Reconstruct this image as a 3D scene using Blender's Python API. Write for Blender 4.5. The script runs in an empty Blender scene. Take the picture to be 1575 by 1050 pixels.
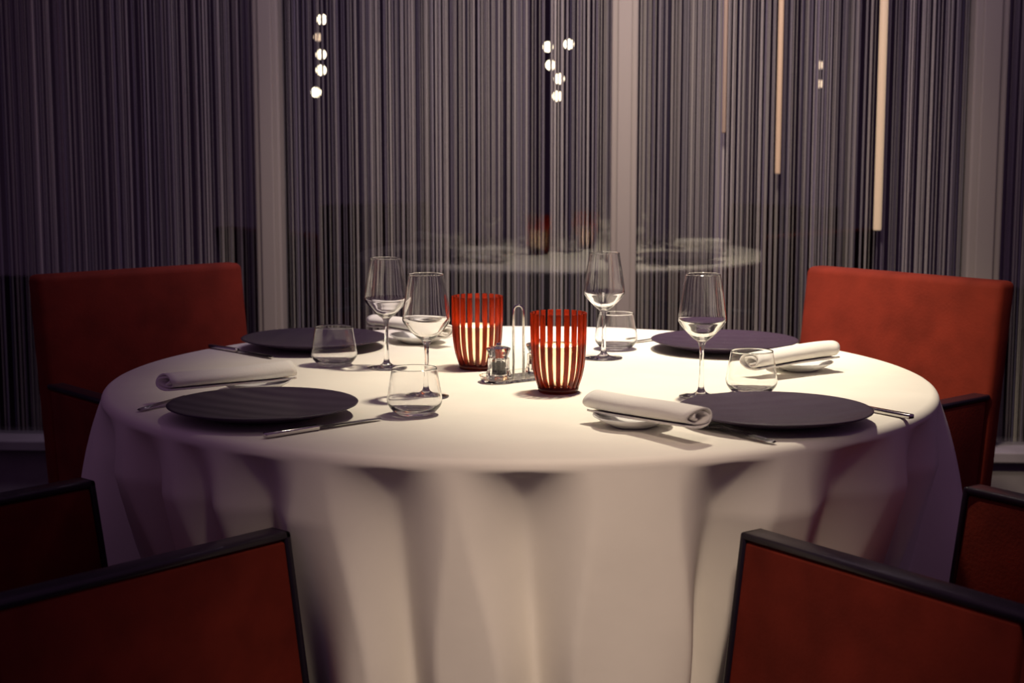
import bpy, bmesh, math, random
from mathutils import Vector, Matrix
random.seed(7)
sc = bpy.context.scene
C = sc.collection
PI = math.pi
R_ = math.radians

# ------------------------------------------------------------------ camera
cam = bpy.data.cameras.new('camera')
cam.sensor_width = 36.0
cam.lens = 2450.0 / 1575.0 * 36.0
cam.clip_end = 60
cam.dof.use_dof = True
cam.dof.focus_distance = 2.85
cam.dof.aperture_fstop = 5.6
camo = bpy.data.objects.new('camera', cam)
C.objects.link(camo)
camo.location = (0, 0, 1.225)
camo.rotation_euler = (PI / 2 - math.atan(333.0 / 2450.0), 0, 0)
sc.camera = camo

# ------------------------------------------------------------------ world, lights, exposure
w = bpy.data.worlds.new('room_ambience')
sc.world = w
w.use_nodes = True
bg = w.node_tree.nodes['Background']
bg.inputs[0].default_value = (0.50, 0.25, 0.54, 1)
bg.inputs[1].default_value = 0.15
sc.view_settings.view_transform = 'Standard'
sc.view_settings.look = 'None'
sc.view_settings.exposure = 0.0
sc.view_settings.gamma = 1.0
sc.view_settings.use_curve_mapping = False
sc.cycles.transparent_max_bounces = 32
sc.cycles.max_bounces = 16
sc.cycles.transmission_bounces = 16
sc.cycles.glossy_bounces = 6
sc.cycles.diffuse_bounces = 4

def spot(name, loc, target, energy, angle, blend, radius, col):
    l = bpy.data.lights.new(name, 'SPOT')
    l.energy = energy; l.spot_size = R_(angle); l.spot_blend = blend
    l.shadow_soft_size = radius; l.color = col
    l.cycles.is_caustics_light = True
    o = bpy.data.objects.new(name, l); C.objects.link(o)
    o.location = loc
    o.rotation_euler = (Vector(target) - Vector(loc)).to_track_quat('-Z', 'Y').to_euler()
    return o
WARM = (1.0, 0.86, 0.66)
spot('ceiling_spot_table', (0.34, 3.10, 2.45), (0.26, 3.06, 0.75), 195, 61, 1.0, 0.08, WARM)
spot('ceiling_spot_front', (0.30, 0.70, 2.60), (0.09, 2.2, 0.22), 190, 29, 1.0, 0.20, (1.0, 0.77, 0.58))
spot('added_curtain_spot', (0.28, 2.75, 2.60), (0.32, 4.55, 0.66), 215, 62, 1.0, 0.15, (1.0, 0.83, 0.68))  # added to brighten the strings, standing in for bounce off the table
spot('added_chair_spot', (-0.25, 2.2, 2.6), (0.80, 3.65, 0.75), 230, 27, 1.0, 0.08, (1.0, 0.84, 0.56))  # added unseen lamp that brightens only the far right chair
# added unseen area light that gives the strings an even mauve wash
l = bpy.data.lights.new('added_curtain_wash', 'AREA'); l.shape = 'RECTANGLE'; l.size = 2.0; l.size_y = 0.12; l.spread = R_(85)
l.energy = 10; l.color = (0.92, 0.74, 0.95)
o = bpy.data.objects.new('added_curtain_wash', l); C.objects.link(o)
o.location = (0.3, 3.80, 2.75)
o.rotation_euler = (Vector((0.25, 4.55, 1.0)) - Vector(o.location)).to_track_quat('-Z', 'Y').to_euler()

# ------------------------------------------------------------------ materials
def newmat(name):
    m = bpy.data.materials.new(name); m.use_nodes = True
    nt = m.node_tree
    return m, nt, nt.nodes['Principled BSDF'], nt.nodes['Material Output']
def mat(name, col, rough=0.5, metal=0.0, spec=0.5, noise=None, bump=None, sheen=0.0):
    m, nt, p, out = newmat(name)
    p.inputs['Base Color'].default_value = (*col, 1)
    p.inputs['Roughness'].default_value = rough
    p.inputs['Metallic'].default_value = metal
    p.inputs['Specular IOR Level'].default_value = spec
    if sheen:
        p.inputs['Sheen Weight'].default_value = sheen
        p.inputs['Sheen Tint'].default_value = (*[min(1, c * 2.5) for c in col], 1)
    tc = nt.nodes.new('ShaderNodeTexCoord')
    if noise:
        sc_, amt = noise
        n = nt.nodes.new('ShaderNodeTexNoise'); n.inputs['Scale'].default_value = sc_
        n.inputs['Detail'].default_value = 5
        nt.links.new(tc.outputs['Object'], n.inputs['Vector'])
        r = nt.nodes.new('ShaderNodeMapRange')
        r.inputs['From Min'].default_value = 0.3; r.inputs['From Max'].default_value = 0.7
        r.inputs['To Min'].default_value = 1 - amt; r.inputs['To Max'].default_value = 1 + amt
        nt.links.new(n.outputs['Fac'], r.inputs['Value'])
        mx = nt.nodes.new('ShaderNodeMix'); mx.data_type = 'RGBA'; mx.blend_type = 'MULTIPLY'
        mx.inputs['Factor'].default_value = 1
        mx.inputs['A'].default_value = (*col, 1)
        nt.links.new(r.outputs['Result'], mx.inputs['B'])
        nt.links.new(mx.outputs['Result'], p.inputs['Base Color'])
    if bump:
        sc_, st = bump
        n = nt.nodes.new('ShaderNodeTexNoise'); n.inputs['Scale'].default_value = sc_
        n.inputs['Detail'].default_value = 3
        nt.links.new(tc.outputs['Object'], n.inputs['Vector'])
        b = nt.nodes.new('ShaderNodeBump'); b.inputs['Strength'].default_value = st
        b.inputs['Distance'].default_value = 0.002
        nt.links.new(n.outputs['Fac'], b.inputs['Height'])
        nt.links.new(b.outputs['Normal'], p.inputs['Normal'])
    return m

M = {}
M['cloth'] = mat('white_damask', (0.83, 0.80, 0.72), 0.85, spec=0.15, noise=(9, 0.03), bump=(38, 0.12))
M['napkin'] = mat('white_linen', (0.85, 0.83, 0.78), 0.9, spec=0.1, bump=(220, 0.25))
M['red'] = mat('red_suede', (0.160, 0.0190, 0.0100), 0.8, spec=0.15, noise=(14, 0.20), bump=(160, 0.2))
M['trim'] = mat('black_leather', (0.012, 0.008, 0.016), 0.32, spec=0.5)
M['wood'] = mat('dark_wood', (0.03, 0.016, 0.010), 0.4, noise=(20, 0.3))
M['steel'] = mat('polished_steel', (0.62, 0.60, 0.58), 0.18, metal=1.0)
M['chrome'] = mat('chrome', (0.75, 0.73, 0.70), 0.08, metal=1.0)
M['porcelain'] = mat('white_porcelain', (0.80, 0.80, 0.78), 0.15)
M['floor'] = mat('dark_carpet', (0.035, 0.022, 0.030), 0.95, spec=0.1, noise=(30, 0.3), bump=(300, 0.5))
M['dark'] = mat('dark_aubergine_paint', (0.030, 0.018, 0.045), 0.8, spec=0.1, noise=(3, 0.2))
M['mullion'] = mat('painted_mullion', (0.24, 0.21, 0.185), 0.6, spec=0.3)
M['plinth'] = mat('grey_plaster', (0.16, 0.14, 0.16), 0.8, noise=(12, 0.1))
M['pepper'] = mat('peppercorns', (0.016, 0.010, 0.007), 0.7, bump=(500, 0.8), noise=(400, 0.7))
M['salt'] = mat('coarse_salt', (0.75, 0.72, 0.68), 0.5, bump=(500, 0.8))
M['wax'] = mat('candle_wax', (0.85, 0.78, 0.62), 0.5)
M['wick'] = mat('candle_wick', (0.03, 0.025, 0.02), 0.9)
M['lampmetal'] = mat('dark_lamp_metal', (0.03, 0.028, 0.03), 0.4, metal=0.8)

def plate_mat():
    m, nt, p, out = newmat('aubergine_stoneware')
    p.inputs['Base Color'].default_value = (0.034, 0.019, 0.042, 1)
    p.inputs['Roughness'].default_value = 0.42
    p.inputs['Specular IOR Level'].default_value = 0.45
    tc = nt.nodes.new('ShaderNodeTexCoord')
    wv = nt.nodes.new('ShaderNodeTexWave'); wv.wave_type = 'BANDS'; wv.bands_direction = 'DIAGONAL'
    wv.inputs['Scale'].default_value = 9; wv.inputs['Distortion'].default_value = 2.5
    wv.inputs['Detail'].default_value = 1; wv.inputs['Detail Scale'].default_value = 0.6
    nt.links.new(tc.outputs['Object'], wv.inputs['Vector'])
    b = nt.nodes.new('ShaderNodeBump'); b.inputs['Strength'].default_value = 0.35
    b.inputs['Distance'].default_value = 0.0025
    nt.links.new(wv.outputs['Fac'], b.inputs['Height'])
    nt.links.new(b.outputs['Normal'], p.inputs['Normal'])
    return m
M['plate'] = plate_mat()

def real_glass(name, tint, ior):
    m, nt, p, out = newmat(name)
    nt.nodes.remove(p)
    g = nt.nodes.new('ShaderNodeBsdfGlass'); g.inputs['IOR'].default_value = ior
    g.inputs['Roughness'].default_value = 0.0; g.inputs['Color'].default_value = (*tint, 1)
    nt.links.new(g.outputs[0], out.inputs['Surface'])
    return m
M['glass'] = real_glass('crystal_glass', (1, 1, 1), 1.5)
M['acrylic'] = real_glass('clear_acrylic', (0.98, 0.98, 0.98), 1.48)

def pane_mat():
    m, nt, p, out = newmat('window_glass')
    nt.nodes.remove(p)
    t = nt.nodes.new('ShaderNodeBsdfTransparent'); t.inputs['Color'].default_value = (0.96, 0.97, 0.97, 1)
    g = nt.nodes.new('ShaderNodeBsdfGlossy'); g.inputs['Roughness'].default_value = 0.0
    lw = nt.nodes.new('ShaderNodeLayerWeight'); lw.inputs['Blend'].default_value = 0.5
    pw = nt.nodes.new('ShaderNodeMath'); pw.operation = 'POWER'; pw.inputs[1].default_value = 5.0
    nt.links.new(lw.outputs['Facing'], pw.inputs[0])
    r = nt.nodes.new('ShaderNodeMapRange'); r.inputs['To Min'].default_value = 0.06; r.inputs['To Max'].default_value = 0.95
    nt.links.new(pw.outputs[0], r.inputs['Value'])
    mx = nt.nodes.new('ShaderNodeMixShader')
    nt.links.new(r.outputs['Result'], mx.inputs[0])
    nt.links.new(t.outputs[0], mx.inputs[1]); nt.links.new(g.outputs[0], mx.inputs[2])
    nt.links.new(mx.outputs[0], out.inputs['Surface'])
    return m
M['pane'] = pane_mat()

def emis(name, col, st):
    m, nt, p, out = newmat(name)
    p.inputs['Base Color'].default_value = (*col, 1)
    p.inputs['Emission Color'].default_value = (*col, 1)
    p.inputs['Emission Strength'].default_value = st
    return m
M['bulb'] = emis('warm_bulb', (1.0, 0.84, 0.58), 7.0)
M['bulb_dim'] = emis('dim_bulb', (1.0, 0.72, 0.50), 1.6)
M['tube'] = emis('warm_tube', (0.60, 0.42, 0.27), 0.62)
M['tube_mid'] = emis('soft_tube', (0.55, 0.36, 0.23), 0.40)
M['tube_dim'] = emis('dim_tube', (0.36, 0.25, 0.18), 0.14)
M['flame'] = emis('candle_flame', (1.0, 0.62, 0.22), 30.0)

def translucent_mat(name, col, tcol, fac, rough, gl=0.08):
    m, nt, p, out = newmat(name)
    p.inputs['Base Color'].default_value = (*col, 1); p.inputs['Roughness'].default_value = rough
    t = nt.nodes.new('ShaderNodeBsdfTranslucent'); t.inputs['Color'].default_value = (*tcol, 1)
    mx = nt.nodes.new('ShaderNodeMixShader'); mx.inputs[0].default_value = fac
    nt.links.new(p.outputs[0], mx.inputs[1]); nt.links.new(t.outputs[0], mx.inputs[2])
    nt.links.new(mx.outputs[0], out.inputs['Surface'])
    return m
M['slat'] = translucent_mat('orange_red_plastic', (0.09, 0.008, 0.004), (0.60, 0.16, 0.055), 0.38, 0.18)
M['frost'] = translucent_mat('frosted_glass', (0.78, 0.74, 0.66), (0.96, 0.90, 0.80), 0.65, 0.35)

def string_mat():
    m, nt, p, out = newmat('curtain_string')
    a = nt.nodes.new('ShaderNodeAttribute'); a.attribute_name = 'string_colour'
    nt.links.new(a.outputs['Color'], p.inputs['Base Color'])
    p.inputs['Roughness'].default_value = 0.7
    p.inputs['Specular IOR Level'].default_value = 0.2
    return m
M['string'] = string_mat()

# ------------------------------------------------------------------ mesh helpers
def link(name, bm, m, parent=None, smooth=False, loc=None, rz=0.0):
    bmesh.ops.recalc_face_normals(bm, faces=bm.faces[:])
    me = bpy.data.meshes.new(name); bm.to_mesh(me); bm.free()
    if m is not None: me.materials.append(m)
    if smooth:
        for p in me.polygons: p.use_smooth = True
    o = bpy.data.objects.new(name, me); C.objects.link(o)
    if parent is not None: o.parent = parent
    if loc is not None: o.location = loc
    if rz: o.rotation_euler = (0, 0, rz)
    return o
def tag(o, label=None, cat=None, group=None, kind=None):
    if label: o['label'] = label
    if cat: o['category'] = cat
    if group: o['group'] = group
    if kind: o['kind'] = kind
    return o
def thing(name, label, cat, loc=(0, 0, 0), rz=0.0, group=None):
    o = bpy.data.objects.new(name, None); o.empty_display_size = 0.05
    C.objects.link(o); o.location = loc; o.rotation_euler = (0, 0, rz)
    return tag(o, label, cat, group)
def dup(root, loc, rz, label):
    r = root.copy(); C.objects.link(r); r.location = loc; r.rotation_euler = (0, 0, rz); r['label'] = label
    for ch in list(root.children):
        c = ch.copy(); C.objects.link(c); c.parent = r
        for g in list(ch.children):
            d = g.copy(); C.objects.link(d); d.parent = c
    return r
def box(bm, c, s, bevel=0.0, seg=2, mtx=None):
    r = bmesh.ops.create_cube(bm, size=1.0)
    vs = r['verts']
    for v in vs: v.co = Vector((v.co.x * s[0], v.co.y * s[1], v.co.z * s[2]))
    if bevel:
        es = list({e for v in vs for e in v.link_edges})
        rr = bmesh.ops.bevel(bm, geom=es, offset=bevel, segments=seg, affect='EDGES', profile=0.5)
        vs = list({v for f in rr['faces'] for v in f.verts} | {v for v in vs if v.is_valid})
    for v in vs: v.co += Vector(c)
    if mtx is not None:
        for v in vs: v.co = mtx @ v.co
    return vs
def lathe(bm, prof, n=48, closed=False, sx=1.0, sy=1.0):
    rings = []
    for (r, z) in prof:
        if r < 1e-6:
            rings.append([bm.verts.new((0, 0, z))])
        else:
            rings.append([bm.verts.new((r * sx * math.cos(2 * PI * k / n), r * sy * math.sin(2 * PI * k / n), z)) for k in range(n)])
    m = len(rings)
    for i in range(m if closed else m - 1):
        a, b = rings[i], rings[(i + 1) % m]
        for k in range(n):
            k2 = (k + 1) % n
            if len(a) == 1 and len(b) == 1: continue
            if len(a) == 1: bm.faces.new((a[0], b[k], b[k2]))
            elif len(b) == 1: bm.faces.new((a[k], b[0], a[k2]))
            else: bm.faces.new((a[k], b[k], b[k2], a[k2]))
def tube(bm, pts, rad, n=10, cap=True):
    pts = [Vector(p) for p in pts]
    rads = rad if isinstance(rad, (list, tuple)) else [rad] * len(pts)
    rings = []; up = Vector((0, 0, 1))
    prev = None
    for i, p in enumerate(pts):
        d = (pts[min(i + 1, len(pts) - 1)] - pts[max(i - 1, 0)]).normalized()
        if prev is None:
            ref = up if abs(d.z) < 0.9 else Vector((1, 0, 0))
            x = d.cross(ref).normalized()
        else:
            x = (prev - d * prev.dot(d)).normalized()
        prev = x; y = d.cross(x)
        rings.append([bm.verts.new(p + (x * math.cos(2 * PI * k / n) + y * math.sin(2 * PI * k / n)) * rads[i]) for k in range(n)])
    for a, b in zip(rings, rings[1:]):
        for k in range(n): bm.faces.new((a[k], a[(k + 1) % n], b[(k + 1) % n], b[k]))
    if cap:
        bm.faces.new(rings[0][::-1]); bm.faces.new(rings[-1])
def smoothstep(a, b, x):
    if a > b: return 1 - smoothstep(b, a, x)
    t = max(0.0, min(1.0, (x - a) / (b - a))); return t * t * (3 - 2 * t)

# ------------------------------------------------------------------ the room: floor, glazed wall
YAW = R_(-3.4)                       # the glazed wall is not quite square to the camera
Q = Vector((0, 4.48, 0))
TX = Vector((math.cos(YAW), math.sin(YAW), 0))          # along the wall
NY = Vector((-math.sin(YAW), math.cos(YAW), 0))         # away from the camera
WM = Matrix.Translation(Q) @ Matrix.Rotation(YAW, 4, 'Z')
def wall_pt(s, d, z): return WM @ Vector((s, d, z))

bm = bmesh.new(); box(bm, (0, 4.5, -0.05), (14, 16, 0.1))
tag(link('floor', bm, M['floor']), kind='structure')

bm = bmesh.new(); box(bm, (0, 9.6, 1.45), (10, 0.1, 3.0))  # added dark shell beyond the glass, keeps ambient light out of the gaps
tag(link('added_wall_far', bm, M['dark']), kind='structure')
for sd, nm in ((-1, 'added_wall_left'), (1, 'added_wall_right')):
    bm = bmesh.new(); box(bm, (sd * 4.0, 7.1, 1.45), (0.1, 5.0, 3.0))
    tag(link(nm, bm, M['dark']), kind='structure')
bm = bmesh.new(); box(bm, (0, 7.05, 2.95), (10, 5.0, 0.1))
tag(link('added_ceiling', bm, M['dark']), kind='structure')
SILL = 0.325
bm = bmesh.new()
box(bm, (0, -0.01, SILL / 2 - 0.01), (8.0, 0.10, SILL - 0.02), 0.0, mtx=WM)
box(bm, (0, -0.01, SILL - 0.01), (8.0, 0.16, 0.03), 0.004, mtx=WM)
tag(link('wall_back', bm, M['plinth']), kind='structure')
bm = bmesh.new(); box(bm, (0, -0.069, 0.045), (8.0, 0.018, 0.09), 0.003, mtx=WM)
tag(link('baseboard_back', bm, M['mullion']), kind='structure')

MUL = [-2.66, -1.675, -0.684, 0.312, 1.300, 2.29]
for i, s in enumerate(MUL):
    wd = 0.072 if i != 4 else 0.092
    bm = bmesh.new()
    box(bm, (s, 0.0, SILL + 1.24), (wd, 0.07, 2.47), 0.006, mtx=WM)
    box(bm, (s, -0.038, SILL + 1.24), (wd * 0.55, 0.012, 2.47), 0.004, mtx=WM)
    tag(link('trim_%d' % (i + 1), bm, M['mullion']), kind='structure')
for i in range(len(MUL) - 1):
    a, b = MUL[i] + 0.04, MUL[i + 1] - 0.04
    bm = bmesh.new(); box(bm, ((a + b) / 2, 0.02, SILL + 1.24), (b - a + 0.02, 0.012, 2.46), 0.0, mtx=WM)
    tag(link('window_%d' % (i + 1), bm, M['pane']), kind='structure')
bm = bmesh.new(); box(bm, (0, 0.04, 2.85), (8.0, 0.24, 0.10), 0.004, mtx=WM)
tag(link('trim_7', bm, M['mullion']), kind='structure')

# ------------------------------------------------------------------ string curtain
def string_curtain():
    rnd = random.Random(21)
    verts, faces, cols = [], [], []
    s = -2.6
    palette = [((0.34, 0.30, 0.28), 5), ((0.26, 0.23, 0.24), 4), ((0.44, 0.39, 0.36), 3), ((0.16, 0.135, 0.17), 3), ((0.06, 0.05, 0.085), 1)]
    bag = [c for c, n in palette for _ in range(n)]
    dens = 1.0; run = 0
    while s < 2.3:
        if run <= 0:
            run = rnd.randint(4, 16); dens = rnd.choice([0.75, 0.9, 1.0, 1.15, 1.45])
            tone = rnd.uniform(0.75, 1.2)
        run -= 1
        r = rnd.choice([0.0012, 0.0014, 0.0016, 0.0018, 0.0022, 0.0026, 0.0034])
        s += (0.0028 + rnd.expovariate(1 / 0.0015)) * dens + r * 0.5
        d = 0.11 + rnd.uniform(-0.022, 0.022)
        c = rnd.choice(bag); k = tone * rnd.uniform(0.85, 1.15)
        col = (c[0] * k, c[1] * k, c[2] * k, 1)
        sway = rnd.uniform(-0.004, 0.004); ph = rnd.uniform(0, 6.28)
        n = len(verts); rings = 3
        for j in range(rings):
            z = 0.02 + (2.78 - 0.02) * j / (rings - 1)
            ss = s + sway * (1 - j / (rings - 1))
            for q in range(5):
                a = 2 * PI * q / 5 + ph
                p = wall_pt(ss + r * math.cos(a), d + r * math.sin(a), z)
                verts.append(p[:]); cols.append(col)
        for j in range(rings - 1):
            for q in range(5):
                q2 = (q + 1) % 5
                faces.append((n + j * 5 + q, n + j * 5 + q2, n + (j + 1) * 5 + q2, n + (j + 1) * 5 + q))
    me = bpy.data.meshes.new('string_curtain'); me.from_pydata(verts, [], faces)
    at = me.attributes.new('string_colour', 'FLOAT_COLOR', 'POINT')
    at.data.foreach_set('color', [x for c in cols for x in c])
    me.materials.append(M['string'])
    for p in me.polygons: p.use_smooth = True
    o = bpy.data.objects.new('string_curtain', me); C.objects.link(o)
    tag(o, 'grey and beige string curtain hanging in front of the dark windows', 'curtain', kind='stuff')
    bm = bmesh.new(); box(bm, (-0.15, 0.11, 2.785), (5.0, 0.07, 0.02), 0.003, mtx=WM)
    t = link('track', bm, M['mullion'], o)
string_curtain()

# ------------------------------------------------------------------ lamps beyond the glass
def cluster_lamp(label, bulbs):
    pts = [Vector(b[:3]) for b in bulbs]
    cx = sum(p.x for p in pts) / len(pts); cy = sum(p.y for p in pts) / len(pts)
    t = thing('cluster_lamp', label, 'lamp', (cx, cy, 2.9), 0, 'globe lamps beyond the windows')
    bm = bmesh.new(); lathe(bm, [(0, -0.03), (0.09, -0.03), (0.10, -0.02), (0.10, 0), (0, 0)], 24)
    link('ceiling_plate', bm, M['lampmetal'], t)
    for p, b in zip(pts, bulbs):
        l = p - Vector((cx, cy, 2.9))
        bm = bmesh.new(); tube(bm, [(l.x * 0.4, l.y * 0.4, -0.03), (l.x, l.y, -0.2), (l.x, l.y, l.z + 0.03)], 0.0015, 6)
        cd = link('cord', bm, M['lampmetal'], t)
        bm = bmesh.new(); lathe(bm, [(0, 0.042), (0.008, 0.042), (0.010, 0.020), (0, 0.018)], 12)
        link('socket', bm, M['lampmetal'], cd, loc=l)
        bm = bmesh.new(); rr = 0.019 if not b[3] else 0.016
        bmesh.ops.create_uvsphere(bm, u_segments=16, v_segments=10, radius=rr)
        link('globe', bm, M['bulb_dim'] if b[3] else M['bulb'], t, True, loc=l)
cluster_lamp('left lamp of warm round globes hanging one above another behind the strings',
             [(-0.727, 6.2, 1.624, 0), (-0.755, 6.3, 1.563, 1), (-0.738, 6.25, 1.494, 0), (-0.727, 6.15, 1.431, 0), (-0.766, 6.3, 1.351, 0)])
cluster_lamp('middle lamp of five warm round globes glowing behind the strings',
             [(0.138, 6.2, 1.521, 0), (0.221, 6.3, 1.536, 0), (0.150, 6.25, 1.454, 0), (0.180, 6.15, 1.399, 0), (0.177, 6.3, 1.336, 0)])
cluster_lamp('small faint lamp with two tiny globes between the right light tubes',
             [(1.258, 6.6, 1.467, 1), (1.267, 6.64, 1.392, 1)])
def tube_lamp(label, along, zb, rad, m):
    b = wall_pt(along, 0.055, zb)            # between the glass and the strings
    t = thing('tube_lamp', label, 'lamp', b, 0, 'slim light tubes behind the glass')
    L = 2.60 - zb
    bm = bmesh.new(); lathe(bm, [(0, 0), (rad * 0.9, 0), (rad, 0.004), (rad, L), (0, L)], 16); link('light_tube', bm, m, t, True)
    bm = bmesh.new(); lathe(bm, [(0, L), (rad * 1.15, L), (rad * 1.15, L + 0.06), (0, L + 0.06)], 16); link('end_cap', bm, M['lampmetal'], t)
    bm = bmesh.new(); tube(bm, [(0, 0, L + 0.06), (0, 0, 2.80 - zb)], 0.002, 6); link('cord', bm, M['lampmetal'], t)
tube_lamp('brightest and lowest hanging warm light tube above the right far chair', 1.024, 0.932, 0.0115, M['tube'])
tube_lamp('middle of the three slim light tubes in front of the strings', 0.743, 1.089, 0.0075, M['tube_mid'])
tube_lamp('faintest and shortest of the three light tubes in front of the strings', 0.591, 1.202, 0.0060, M['tube_dim'])

# ------------------------------------------------------------------ table and cloth
TC = Vector((0.015, 3.006, 0)); TR = 0.776; TZ = 0.75
t = thing('round_table', 'round dining table hidden under the long white cloth', 'table', TC)
bm = bmesh.new(); lathe(bm, [(0, 0.715), (0.70, 0.715), (0.715, 0.722), (0.715, 0.738), (0.705, 0.744), (0, 0.744)], 96); link('table_top', bm, M['wood'], t)
bm = bmesh.new(); lathe(bm, [(0.05, 0.03), (0.045, 0.1), (0.045, 0.68), (0.12, 0.714)], 32); link('pedestal', bm, M['wood'], t, True)
bm = bmesh.new(); lathe(bm, [(0, 0), (0.30, 0), (0.30, 0.012), (0.06, 0.035), (0, 0.035)], 48); link('base', bm, M['wood'], t)

# dents between the hanging folds: (angle from the camera side, half width, depth, drift of the fold line downwards)
DENTS = [(-15.0, 5.4, 0.066, 3.5), (0.2, 5.6, 0.072, 2.0), (23.6, 5.0, 0.074, -3.5), (42.5, 6.5, 0.065, -5.0), (59, 5, 0.045, 1), (74, 5, 0.05, -2),
         (-31, 4.2, 0.060, -1.0), (-41.5, 3.0, 0.045, 5.0), (-52, 4.6, 0.050, 1), (-68, 6, 0.045, 2), (-88, 6, 0.03, 0), (93, 6, 0.03, 0)]
for k in range(8): DENTS.append((112 + k * 19.5, 7, 0.04, random.uniform(-3, 3)))
def wrap(a): return (a + 180) % 360 - 180
def window(a, c0, c1, soft): return smoothstep(c0 - soft, c0 + soft, a) * (1 - smoothstep(c1 - soft, c1 + soft, a))
def cloth_r(phi, s):
    r = TR + (1 - math.exp(-s / 0.17)) * (0.020 + 0.060 * window(abs(phi), 76, 104, 8) + 0.012 * (1 - smoothstep(10, 24, abs(phi))))
    for c, hw, dp, dr in DENTS:
        d = abs(wrap(phi - c - dr * s * 2.2))
        hw2 = hw * (1.30 - 0.62 * smoothstep(0.0, 0.32, s))
        x = d / hw2
        if x < 1.0:
            shape = 0.65 * (1 - x) + 0.35 * smoothstep(1, 0, x) if x > 0.12 else 0.65 * (0.94 - 4.1 * x * x) + 0.35 * smoothstep(1, 0, x)
            r -= dp * shape * (1 - math.exp(-s / 0.05)) * (1 - 0.35 * smoothstep(0.2, 0.6, s))
    a = abs(phi)
    r -= window(a, 23, 71, 5) * min(0.15, 0.36 * max(0, s - 0.09))
    r -= window(a, 96, 161, 5) * min(0.30, 1.7 * s)
    r += 0.004 * math.sin(R_(phi) * 23 + 5 * s) * smoothstep(0.05, 0.3, s)
    return r
def make_cloth():
    N = 720; verts = []; faces = []
    rows = []
    for rr in (0.02, 0.1, 0.2, 0.3, 0.4, 0.5, 0.58, 0.64, 0.69, 0.72):
        rows.append(('t', rr))
    for k in range(7): rows.append(('e', k / 6))
    for k in range(1, 61): rows.append(('d', 0.62 * (k / 60) ** 1.25))
    for kind, v in rows:
        for i in range(N):
            phi = -180 + 360 * i / N
            if kind == 't': r, z = v, TZ
            elif kind == 'e':
                a = v * PI / 2; e = 0.016
                r = TR - e + e * math.sin(a); z = TZ - e + e * math.cos(a)
            else:
                r = cloth_r(phi, v); z = TZ - 0.016 - v
            if kind == 't': z += 0.0006 * math.sin(phi * 0.11 + v * 20)
            verts.append((r * math.sin(R_(phi)), -r * math.cos(R_(phi)), z))
    for j in range(len(rows) - 1):
        for i in range(N):
            i2 = (i + 1) % N
            faces.append((j * N + i, j * N + i2, (j + 1) * N + i2, (j + 1) * N + i))
    faces.append(tuple(range(N))[::-1])
    me = bpy.data.meshes.new('tablecloth'); me.from_pydata(verts, [], faces)
    for p in me.polygons: p.use_smooth = True
    me.materials.append(M['cloth'])
    o = bpy.data.objects.new('tablecloth', me); C.objects.link(o); o.location = TC
    o.cycles.is_caustics_receiver = True
    bm = bmesh.new(); bm.from_mesh(me); bmesh.ops.recalc_face_normals(bm, faces=bm.faces[:]); bm.to_mesh(me); bm.free()
    tag(o, 'long white tablecloth falling in soft folds over the round table', 'tablecloth')
make_cloth()

# ------------------------------------------------------------------ armchairs
CW, CA, AZ, BZ, LEAN = 0.545, 0.50, 0.635, 0.882, 0.135
def lean_box(bm, c, s, bevel, seg=3):
    """box whose upper part leans backwards (-y) about the arm height"""
    vs = box(bm, c, s, bevel, seg)
    for v in vs: v.co.y -= LEAN * (v.co.z - AZ)
def make_chair(label):
    t = thing('armchair', label, 'chair', group='red armchairs around the table')
    hw, hl, th = CW / 2, CA / 2, 0.042
    z0 = 0.20
    for s in (-1, 1):
        bm = bmesh.new()
        lean_box(bm, (s * (hw - th / 2), 0.0, (AZ + z0) / 2 - 0.004), (th - 0.004, CA - 0.020, AZ - z0 - 0.018), 0.006)
        a = link('armrest', bm, M['red'], t, True)
        # dark leather edging all round the panel
        bm = bmesh.new()
        for cy, cz, sy, sz in ((0, AZ - 0.006, CA, 0.012), (hl - 0.006, (AZ + z0) / 2, 0.012, AZ - z0), (0, z0 + 0.006, CA, 0.012)):
            lean_box(bm, (s * (hw - th / 2), cy, cz), (th, sy, sz), 0.004, 2)
        link('edging', bm, M['trim'], a, True)
    bm = bmesh.new()
    bt = 0.062
    lean_box(bm, (0, -hl - bt / 2 + 0.006, (BZ + 0.36) / 2), (CW - 0.002, bt, BZ - 0.36), 0.016, 4)
    b = link('backrest', bm, M['red'], t, True)
    bm = bmesh.new(); lean_box(bm, (0, -hl - bt / 2 + 0.006, 0.28), (CW - 2 * th - 0.01, bt - 0.006, 0.17), 0.01)
    link('back_panel', bm, M['red'], t, True)
    bm = bmesh.new(); box(bm, (0, 0.055, 0.40), (CW - 2 * th - 0.008, CA - 0.04, 0.11), 0.025, 4); link('seat_cushion', bm, M['red'], t, True)
    bm = bmesh.new(); box(bm, (0, 0.055, 0.305), (CW - 2 * th - 0.012, CA - 0.06, 0.075), 0.006); link('seat_frame', bm, M['wood'], t)
    for sx in (-1, 1):
        for sy in (-1, 1):
            bm = bmesh.new()
            vs = box(bm, (0, 0, 0.105), (0.036, 0.036, 0.21), 0.003)
            for v in vs:
                k = 0.72 + 0.28 * (v.co.z / 0.21); v.co.x *= k; v.co.y *= k
            link('leg', bm, M['wood'], t, loc=(sx * (hw - 0.024), 0.06 + sy * (hl - 0.03), 0))
    return t
chairs = [((-0.694, 2.274), 48.0, 'near red armchair at the lower left with its dark edging, back to the viewer'),
          ((0.701, 2.230), 125.7, 'near red armchair at the lower right with a glint on its dark edging'),
          ((0.690, 3.509), 221.2, 'brightly lit orange-red armchair at the far right against the curtain'),
          ((-0.700, 3.600), -49.3, 'shadowed dark red armchair at the far left against the curtain')]
c0 = make_chair(chairs[0][2])
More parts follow.
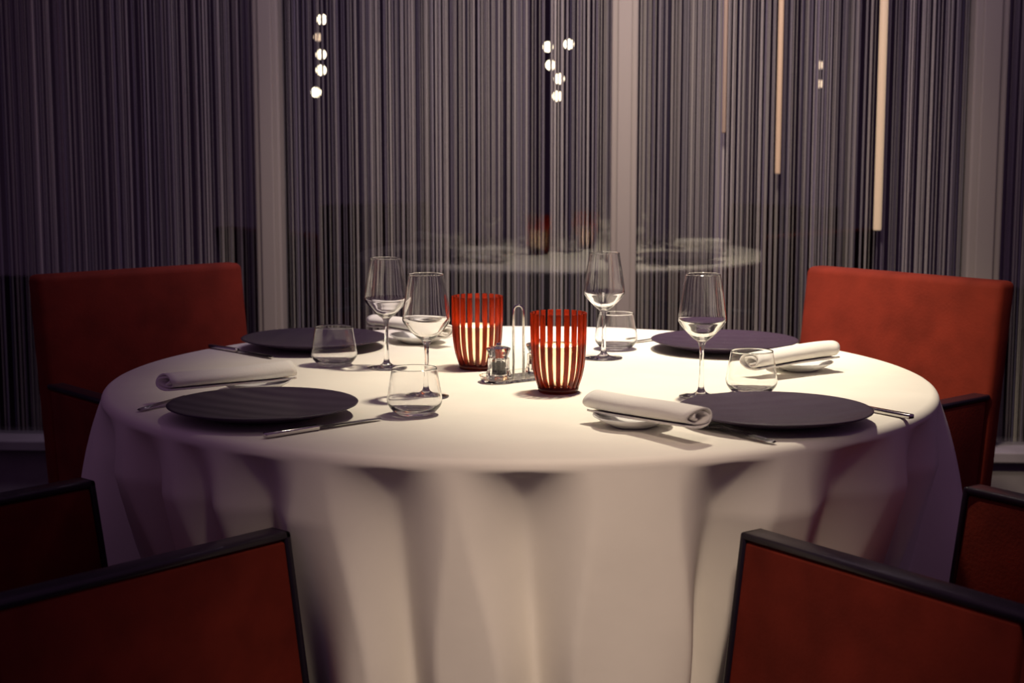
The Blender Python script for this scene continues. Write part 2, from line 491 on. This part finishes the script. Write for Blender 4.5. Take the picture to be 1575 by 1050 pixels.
c0.location = (*chairs[0][0], 0); c0.rotation_euler = (0, 0, R_(chairs[0][1] - 90))
for (p, a, l) in chairs[1:]: dup(c0, (*p, 0), R_(a - 90), l)

# ------------------------------------------------------------------ plates
def make_plate(label, p, rz):
    bm = bmesh.new()
    prof = [(0, 0.0), (0.055, 0.0), (0.075, 0.0012), (0.095, 0.004), (0.130, 0.0135), (0.152, 0.0200), (0.1555, 0.0215), (0.1560, 0.0228), (0.1548, 0.0236),
            (0.150, 0.0229), (0.130, 0.0200), (0.100, 0.0168), (0.06, 0.0148), (0, 0.0142)]
    lathe(bm, prof, 96)
    return tag(link('dinner_plate', bm, M['plate'], None, True, (p[0], p[1], TZ + 0.0008), rz), label, 'plate', 'dark plates on the table')
make_plate('dark aubergine plate nearest the lower left armchair', (-0.409, 2.578), 0.3)
make_plate('dark aubergine plate at the near right touching the napkin end', (0.424, 2.530), 1.1)
make_plate('dark plate at the far left behind the short tumbler', (-0.425, 3.395), 2.2)
make_plate('dark plate with a streaky sheen at the far right', (0.452, 3.36), 0.5)

# ------------------------------------------------------------------ glasses
def caustic(o):
    o.cycles.is_caustics_caster = True
    return o
def glass_lathe(name, outer, inner, label, cat, p, group):
    bm = bmesh.new(); lathe(bm, outer + inner, 64)
    return tag(caustic(link(name, bm, M['glass'], None, True, (p[0], p[1], TZ + 0.0008))), label, cat, group)
def interp(pts, n=5):
    """Catmull-Rom through profile points"""
    out = []
    P = [pts[0]] + pts + [pts[-1]]
    for i in range(1, len(P) - 2):
        for k in range(n):
            t = k / n
            q = []
            for c in (0, 1):
                a, b, c_, d = P[i - 1][c], P[i][c], P[i + 1][c], P[i + 2][c]
                q.append(0.5 * (2 * b + (c_ - a) * t + (2 * a - 5 * b + 4 * c_ - d) * t * t + (3 * b - a - 3 * c_ + d) * t ** 3))
            out.append(tuple(q))
    out.append(pts[-1]); return out
wg_out = [(0, 0), (0.037, 0), (0.0388, 0.0008), (0.0385, 0.0018), (0.030, 0.0026)] + interp([(0.014, 0.0052), (0.0062, 0.013), (0.0042, 0.035), (0.0038, 0.070), (0.0048, 0.090), (0.0085, 0.0985)], 4) \
    + interp([(0.0085, 0.0985), (0.020, 0.108), (0.0335, 0.122), (0.0405, 0.1315), (0.0422, 0.137), (0.0415, 0.145), (0.0385, 0.168), (0.0345, 0.193), (0.0312, 0.2140), (0.0309, 0.2162)], 4)
wg_in = [(0.0307, 0.2167), (0.0303, 0.2167), (0.0301, 0.2162)] + interp([(0.0304, 0.2140), (0.0337, 0.193), (0.0376, 0.168), (0.0406, 0.145), (0.0412, 0.1375), (0.0393, 0.1325), (0.0322, 0.1238), (0.0188, 0.1105), (0.008, 0.1035)], 4) + [(0, 0.1022)]
tb_out = [(0, 0), (0.026, 0), (0.0285, 0.001)] + interp([(0.0285, 0.001), (0.036, 0.006), (0.0435, 0.015), (0.0458, 0.024), (0.0448, 0.033), (0.0412, 0.055), (0.0377, 0.0750), (0.0373, 0.0772)], 4)
tb_in = [(0.0371, 0.0778), (0.0367, 0.0778), (0.0364, 0.0772)] + interp([(0.0368, 0.0750), (0.0403, 0.055), (0.0438, 0.033), (0.0446, 0.024), (0.0420, 0.0165), (0.034, 0.0095), (0.020, 0.0075)], 4) + [(0, 0.0072)]
WG = [('stemmed wine glass at the left back, left of the two red candle holders', (-0.247, 3.105)),
      ('stemmed wine glass rising behind the near left tumbler', (-0.150, 2.770)),
      ('tallest looking stemmed wine glass at the back right of the candle holders', (0.188, 3.235)),
      ('stemmed wine glass standing beside the near right plate', (0.333, 2.768))]
TB = [('short clear tumbler in front of the far left plate', (-0.354, 3.139)),
      ('short clear tumbler at the front left with a stem seen through it', (-0.161, 2.597)),
      ('short clear tumbler at the back behind the wine glass stem', (0.222, 3.371)),
      ('short clear tumbler between the near right plate and the far right napkin', (0.426, 2.798))]
wg0 = tb0 = None
for l, p in WG:
    if wg0 is None: wg0 = glass_lathe('wine_glass', wg_out, wg_in, l, 'wine glass', p, 'wine glasses on the table')
    else: dup(wg0, (p[0], p[1], TZ + 0.0008), 0, l)
for l, p in TB:
    if tb0 is None: tb0 = glass_lathe('tumbler', tb_out, tb_in, l, 'tumbler', p, 'tumblers on the table')
    else: dup(tb0, (p[0], p[1], TZ + 0.0008), 0, l)

# ------------------------------------------------------------------ candle holders with tealights
NSL = 20
HP = interp([(0.0325, 0.000), (0.0345, 0.010), (0.0410, 0.030), (0.0452, 0.055), (0.0470, 0.085), (0.0478, 0.120), (0.0480, 0.143)], 3)
def make_holder(label, p, rz):
    t = thing('candle_holder', label, 'candle holder', (p[0], p[1], TZ + 0.0008), rz, 'slatted candle holders')
    bm = bmesh.new(); lathe(bm, [(0, 0), (0.0345, 0), (0.0362, 0.003), (0.0372, 0.011), (0.031, 0.0125), (0, 0.0125)], 48); link('base', bm, M['slat'], t, True)
    # one curved slat, shared by all copies
    bm = bmesh.new(); rings = []
    for r, z in HP[1:]:
        hw = 0.0039 + 0.0007 * (z / 0.143)
        rr = []
        for dx, dr in ((-hw, -0.0016), (hw, -0.0016), (hw, 0.0018), (hw * 0.5, 0.0026), (-hw * 0.5, 0.0026), (-hw, 0.0018)):
            rr.append(bm.verts.new((r + dr, dx, z)))
        rings.append(rr)
    for a, b in zip(rings, rings[1:]):
        for k in range(6): bm.faces.new((a[k], a[(k + 1) % 6], b[(k + 1) % 6], b[k]))
    bm.faces.new(rings[0][::-1]); bm.faces.new(rings[-1])
    first = link('slat', bm, M['slat'], t)
    for k in range(1, NSL):
        o = first.copy(); C.objects.link(o); o.parent = t; o.rotation_euler = (0, 0, 2 * PI * k / NSL)
    bm = bmesh.new()
    inn = [(r - 0.0032, z) for r, z in HP if 0.013 <= z <= 0.096]
    lathe(bm, [(r - 0.0001, z) for r, z in inn] + [(r - 0.0014, z) for r, z in inn[::-1]], 48, closed=True)
    tag(link('frosted_liner', bm, M['frost'], t, True), 'pale glowing frosted cup')
    return t
def make_tealight(label, p):
    t = thing('tealight', label, 'candle', (p[0], p[1], TZ + 0.0135), 0, 'tealights in the candle holders')
    bm = bmesh.new(); lathe(bm, [(0, 0), (0.0185, 0), (0.019, 0.002), (0.019, 0.0155), (0.0175, 0.0150), (0, 0.0145)], 32); link('wax', bm, M['wax'], t, True)
    bm = bmesh.new(); tube(bm, [(0, 0, 0.0140), (0, 0, 0.021)], 0.0007, 6); link('wick', bm, M['wick'], t)
    bm = bmesh.new(); lathe(bm, [(0, 0.0205), (0.0024, 0.0225), (0.0037, 0.0265), (0.0032, 0.032), (0.0014, 0.039), (0, 0.043)], 16); link('flame', bm, M['flame'], t, True)
    l = bpy.data.lights.new('flame_light', 'POINT'); l.energy = 8.5; l.color = (1.0, 0.70, 0.42); l.shadow_soft_size = 0.006
    o = bpy.data.objects.new('flame_light', l); C.objects.link(o); o.parent = t; o.location = (0, 0, 0.024)
for l1, l2, p, rz in (('red slatted candle holder further back, left of the chrome loop handle', 'lit tealight glowing inside the further back red candle holder', (-0.068, 3.100), 0.022),
                      ('red slatted candle holder nearer the viewer, right of the chrome loop handle', 'lit tealight glowing inside the nearer red candle holder', (0.083, 2.822), -0.030)):
    make_holder(l1, p, rz); make_tealight(l2, p)

# ------------------------------------------------------------------ salt and pepper caddy
def caddy():
    cx, cy = 0.012, 2.965
    ang = R_(38)
    t = thing('condiment_caddy', 'clear acrylic caddy with a chrome loop handle between the candle holders', 'caddy', (cx, cy, TZ + 0.0008), ang)
    bm = bmesh.new()
    n = 48; ring = []
    for k in range(n):
        a = 2 * PI * k / n; d = 0.047 * (1 if math.cos(a) > 0 else -1)
        ring.append((d + 0.034 * math.cos(a), 0.034 * math.sin(a)))
    v1 = [bm.verts.new((x * 0.97, y * 0.97, 0)) for x, y in ring]
    v2 = [bm.verts.new((x, y, 0.006)) for x, y in ring]
    v3 = [bm.verts.new((x * 1.03, y * 1.05, 0.012)) for x, y in ring]
    v4 = [bm.verts.new((x * 0.99, y * 0.98, 0.012)) for x, y in ring]
    v5 = [bm.verts.new((x * 0.95, y * 0.93, 0.005)) for x, y in ring]
    for a, b in ((v1, v2), (v2, v3), (v3, v4), (v4, v5)):
        for k in range(n): bm.faces.new((a[k], a[(k + 1) % n], b[(k + 1) % n], b[k]))
    bm.faces.new(v1[::-1]); bm.faces.new(v5)
    link('tray', bm, M['acrylic'], t)
    bm = bmesh.new(); pts = []
    w_, h_ = 0.0095, 0.128
    # the loop stands across the view
    d = Vector((math.cos(-ang), math.sin(-ang), 0))
    pts.append(-d * w_ + Vector((0, 0, 0.005)))
    for k in range(13):
        a = PI - PI * k / 12
        pts.append(d * (w_ * math.cos(a)) + Vector((0, 0, h_ + w_ * 1.2 * math.sin(a))))
    pts.append(d * w_ + Vector((0, 0, 0.005)))
    tube(bm, pts, 0.0024, 10); link('loop_handle', bm, M['chrome'], t, True)
    def mill(name, label, off, filler):
        p = Matrix.Rotation(ang, 4, 'Z') @ Vector((off, 0, 0)) + Vector((cx, cy, TZ + 0.0062))
        m = thing(name, label, 'mill', p, 0)
        bm = bmesh.new()
        lathe(bm, [(0, 0), (0.0225, 0), (0.0235, 0.002), (0.0230, 0.010), (0.0205, 0.018), (0.0200, 0.038), (0.0185, 0.040)] +
              [(0.0130, 0.0395), (0.0128, 0.008), (0, 0.008)], 10); link('body', bm, M['acrylic'], m)
        bm = bmesh.new(); lathe(bm, [(0, 0.0085), (0.0115, 0.0085), (0.0118, 0.012), (0.0112, 0.030), (0.006, 0.0335), (0, 0.034)], 16); link('filling', bm, filler, m, True)
        bm = bmesh.new(); lathe(bm, [(0, 0.0405), (0.0165, 0.0405), (0.0185, 0.045), (0.0225, 0.055), (0.0220, 0.058), (0.012, 0.0605), (0, 0.061)], 10); link('grinder_head', bm, M['acrylic'], m)
        bm = bmesh.new(); lathe(bm, [(0, 0.061), (0.0045, 0.061), (0.0052, 0.063), (0.0040, 0.067), (0, 0.068)], 16); link('knob', bm, M['chrome'], m, True)
    mill('pepper_mill', 'clear mill full of dark peppercorns left of the loop handle', -0.047, M['pepper'])
    mill('salt_mill', 'clear salt mill half hidden behind the nearer candle holder', 0.047, M['salt'])
caddy()

# ------------------------------------------------------------------ cutlery, dishes, napkins
def blade_strip(bm, stations, thick):
    """stations: (y, half width left, half width right, z, thickness)"""
    rings = []
    for y, a, b, z, th in stations:
        rings.append([bm.verts.new((-a, y, z)), bm.verts.new((0, y, z - th * 0.5)), bm.verts.new((b, y, z)), bm.verts.new((0, y, z + th))])
    for p, q in zip(rings, rings[1:]):
        for k in range(4): bm.faces.new((p[k], p[(k + 1) % 4], q[(k + 1) % 4], q[k]))
    bm.faces.new(rings[0][::-1]); bm.faces.new(rings[-1])
def make_knife(label, tail, ang):
    t = thing('table_knife', label, 'knife', (tail[0], tail[1], TZ + 0.0012), R_(ang - 90), 'knives on the table')
    bm = bmesh.new(); box(bm, (0, 0.050, 0.0042), (0.0125, 0.10, 0.0080), 0.0022, 2)
    link('handle', bm, M['steel'], t, True)
    bm = bmesh.new()
    blade_strip(bm, [(0.100, 0.0052, 0.0052, 0.0045, 0.003), (0.112, 0.0062, 0.0062, 0.0040, 0.0016), (0.150, 0.0088, 0.0070, 0.0036, 0.0012), (0.195, 0.0095, 0.0070, 0.0032, 0.0010), (0.215, 0.0060, 0.0068, 0.0030, 0.0008), (0.223, 0.0005, 0.0050, 0.003, 0.0006)], 0.001)
    link('blade', bm, M['steel'], t)
    return t
def make_fork(label, tail, ang):
    t = thing('table_fork', label, 'fork', (tail[0], tail[1], TZ + 0.0012), R_(ang - 90), 'forks on the table')
    bm = bmesh.new()
    blade_strip(bm, [(0, 0.005, 0.005, 0.003, 0.003), (0.01, 0.0078, 0.0078, 0.0035, 0.003), (0.06, 0.0058, 0.0058, 0.006, 0.003), (0.11, 0.0032, 0.0032, 0.008, 0.0035), (0.128, 0.0034, 0.0034, 0.006, 0.003), (0.140, 0.011, 0.011, 0.0040, 0.002), (0.152, 0.0118, 0.0118, 0.003, 0.002)], 0.002)
    link('handle', bm, M['steel'], t)
    for k in range(4):
        x = -0.0096 + 0.0064 * k
        bm = bmesh.new(); tube(bm, [(x, 0.150, 0.004), (x, 0.170, 0.0025), (x * 0.95, 0.192, 0.006)], [0.0017, 0.0015, 0.0008], 6)
        link('tine', bm, M['steel'], t, True)
    return t
make_knife('table knife lying right of the near left plate', (-0.378, 2.392), 42.5)
make_knife('table knife with its handle sticking out right of the near right plate', (0.650, 2.548), 126)
make_knife('table knife lying at the left rim in front of the far left plate', (-0.648, 3.388), -45)
make_knife('table knife tip showing just left of the far right plate', (0.420, 3.600), 221)
make_fork('table fork poking out left of the near left plate', (-0.622, 2.617), 60)
make_fork('table fork lying in front of the near right plate under the napkin end', (0.393, 2.345), 127)

def make_dish(label, p):
    bm = bmesh.new()
    lathe(bm, [(0, 0), (0.030, 0), (0.034, 0.0015), (0.050, 0.009), (0.0635, 0.0165), (0.0640, 0.0180), (0.0625, 0.0182), (0.048, 0.0115), (0.034, 0.0055), (0, 0.0045)], 48)
    return tag(link('bread_dish', bm, M['porcelain'], None, True, (p[0], p[1], TZ + 0.0008)), label, 'dish', 'small dishes under the napkins')
make_dish('small white dish under the napkin behind the near left plate', (-0.462, 2.835))
make_dish('small dish in front under the napkin of the near right setting', (0.192, 2.492))
make_dish('small white dish under the napkin at the back left', (-0.205, 3.475))
make_dish('small white dish under the brightly lit right napkin', (0.562, 3.075))

def make_napkin(label, p, ang, L, wd, ht, seed, zbase=0.0185):
    rnd = random.Random(seed)
    prof = []; turns = 2.1; n = 64
    for k in range(n + 1):
        a = 2 * PI * turns * k / n - PI * 0.5
        f = 0.30 + 0.70 * (k / n)
        prof.append((wd / 2 * f * math.cos(a), ht / 2 * f * math.sin(a)))
    th = 0.0016
    bm = bmesh.new(); rings = []; m = 22
    o1, o2, o3 = rnd.uniform(0, 6), rnd.uniform(0, 6), rnd.uniform(0, 6)
    for j in range(m + 1):
        u = j / m; y = (u - 0.5) * L
        sw = 1 + 0.07 * math.sin(3.2 * u + o1) + 0.03 * math.sin(9 * u + o2)
        zz = 0.004 * math.sin(2.6 * u + o3)
        rr = []
        for side in (0, 1):
            seq = range(n + 1) if side == 0 else range(n, -1, -1)
            for k in seq:
                x, z = prof[k]
                x0, z0 = prof[max(k - 1, 0)]; x1, z1 = prof[min(k + 1, n)]
                tx, tz = x1 - x0, z1 - z0; l = math.hypot(tx, tz) or 1
                nx, nz = tz / l, -tx / l
                d = th if side == 0 else -th
                sk = 0.004 * math.sin(k * 0.35 + seed) * (1 if j in (0, m) else 0.5)
                rr.append(bm.verts.new(((x + nx * d) * sw, y + sk, (z + nz * d) * (2 - sw) + zz)))
        rings.append(rr)
    q = len(rings[0])
    for a, b in zip(rings, rings[1:]):
        for k in range(q): bm.faces.new((a[k], a[(k + 1) % q], b[(k + 1) % q], b[k]))
    h = n + 1
    for rr in (rings[0], rings[-1]):
        for k in range(n):
            bm.faces.new((rr[k], rr[k + 1], rr[2 * h - 2 - k], rr[2 * h - 1 - k]))
    o = link('napkin', bm, M['napkin'], None, True, (p[0], p[1], TZ + zbase + ht / 2 + 0.004), R_(ang - 90))
    return tag(o, label, 'napkin', 'rolled napkins on the table')
make_napkin('rolled white napkin lying behind the near left plate', (-0.497, 2.775), 45, 0.265, 0.062, 0.032, 3)
make_napkin('rolled cream napkin in front of the nearer candle holder', (0.206, 2.440), -53, 0.245, 0.062, 0.034, 5)
make_napkin('rolled white napkin at the back behind the left wine glasses', (-0.225, 3.470), -44, 0.235, 0.058, 0.030, 8)
make_napkin('brightly lit rolled white napkin at the right before the far plate', (0.535, 3.010), 35, 0.215, 0.062, 0.034, 11)
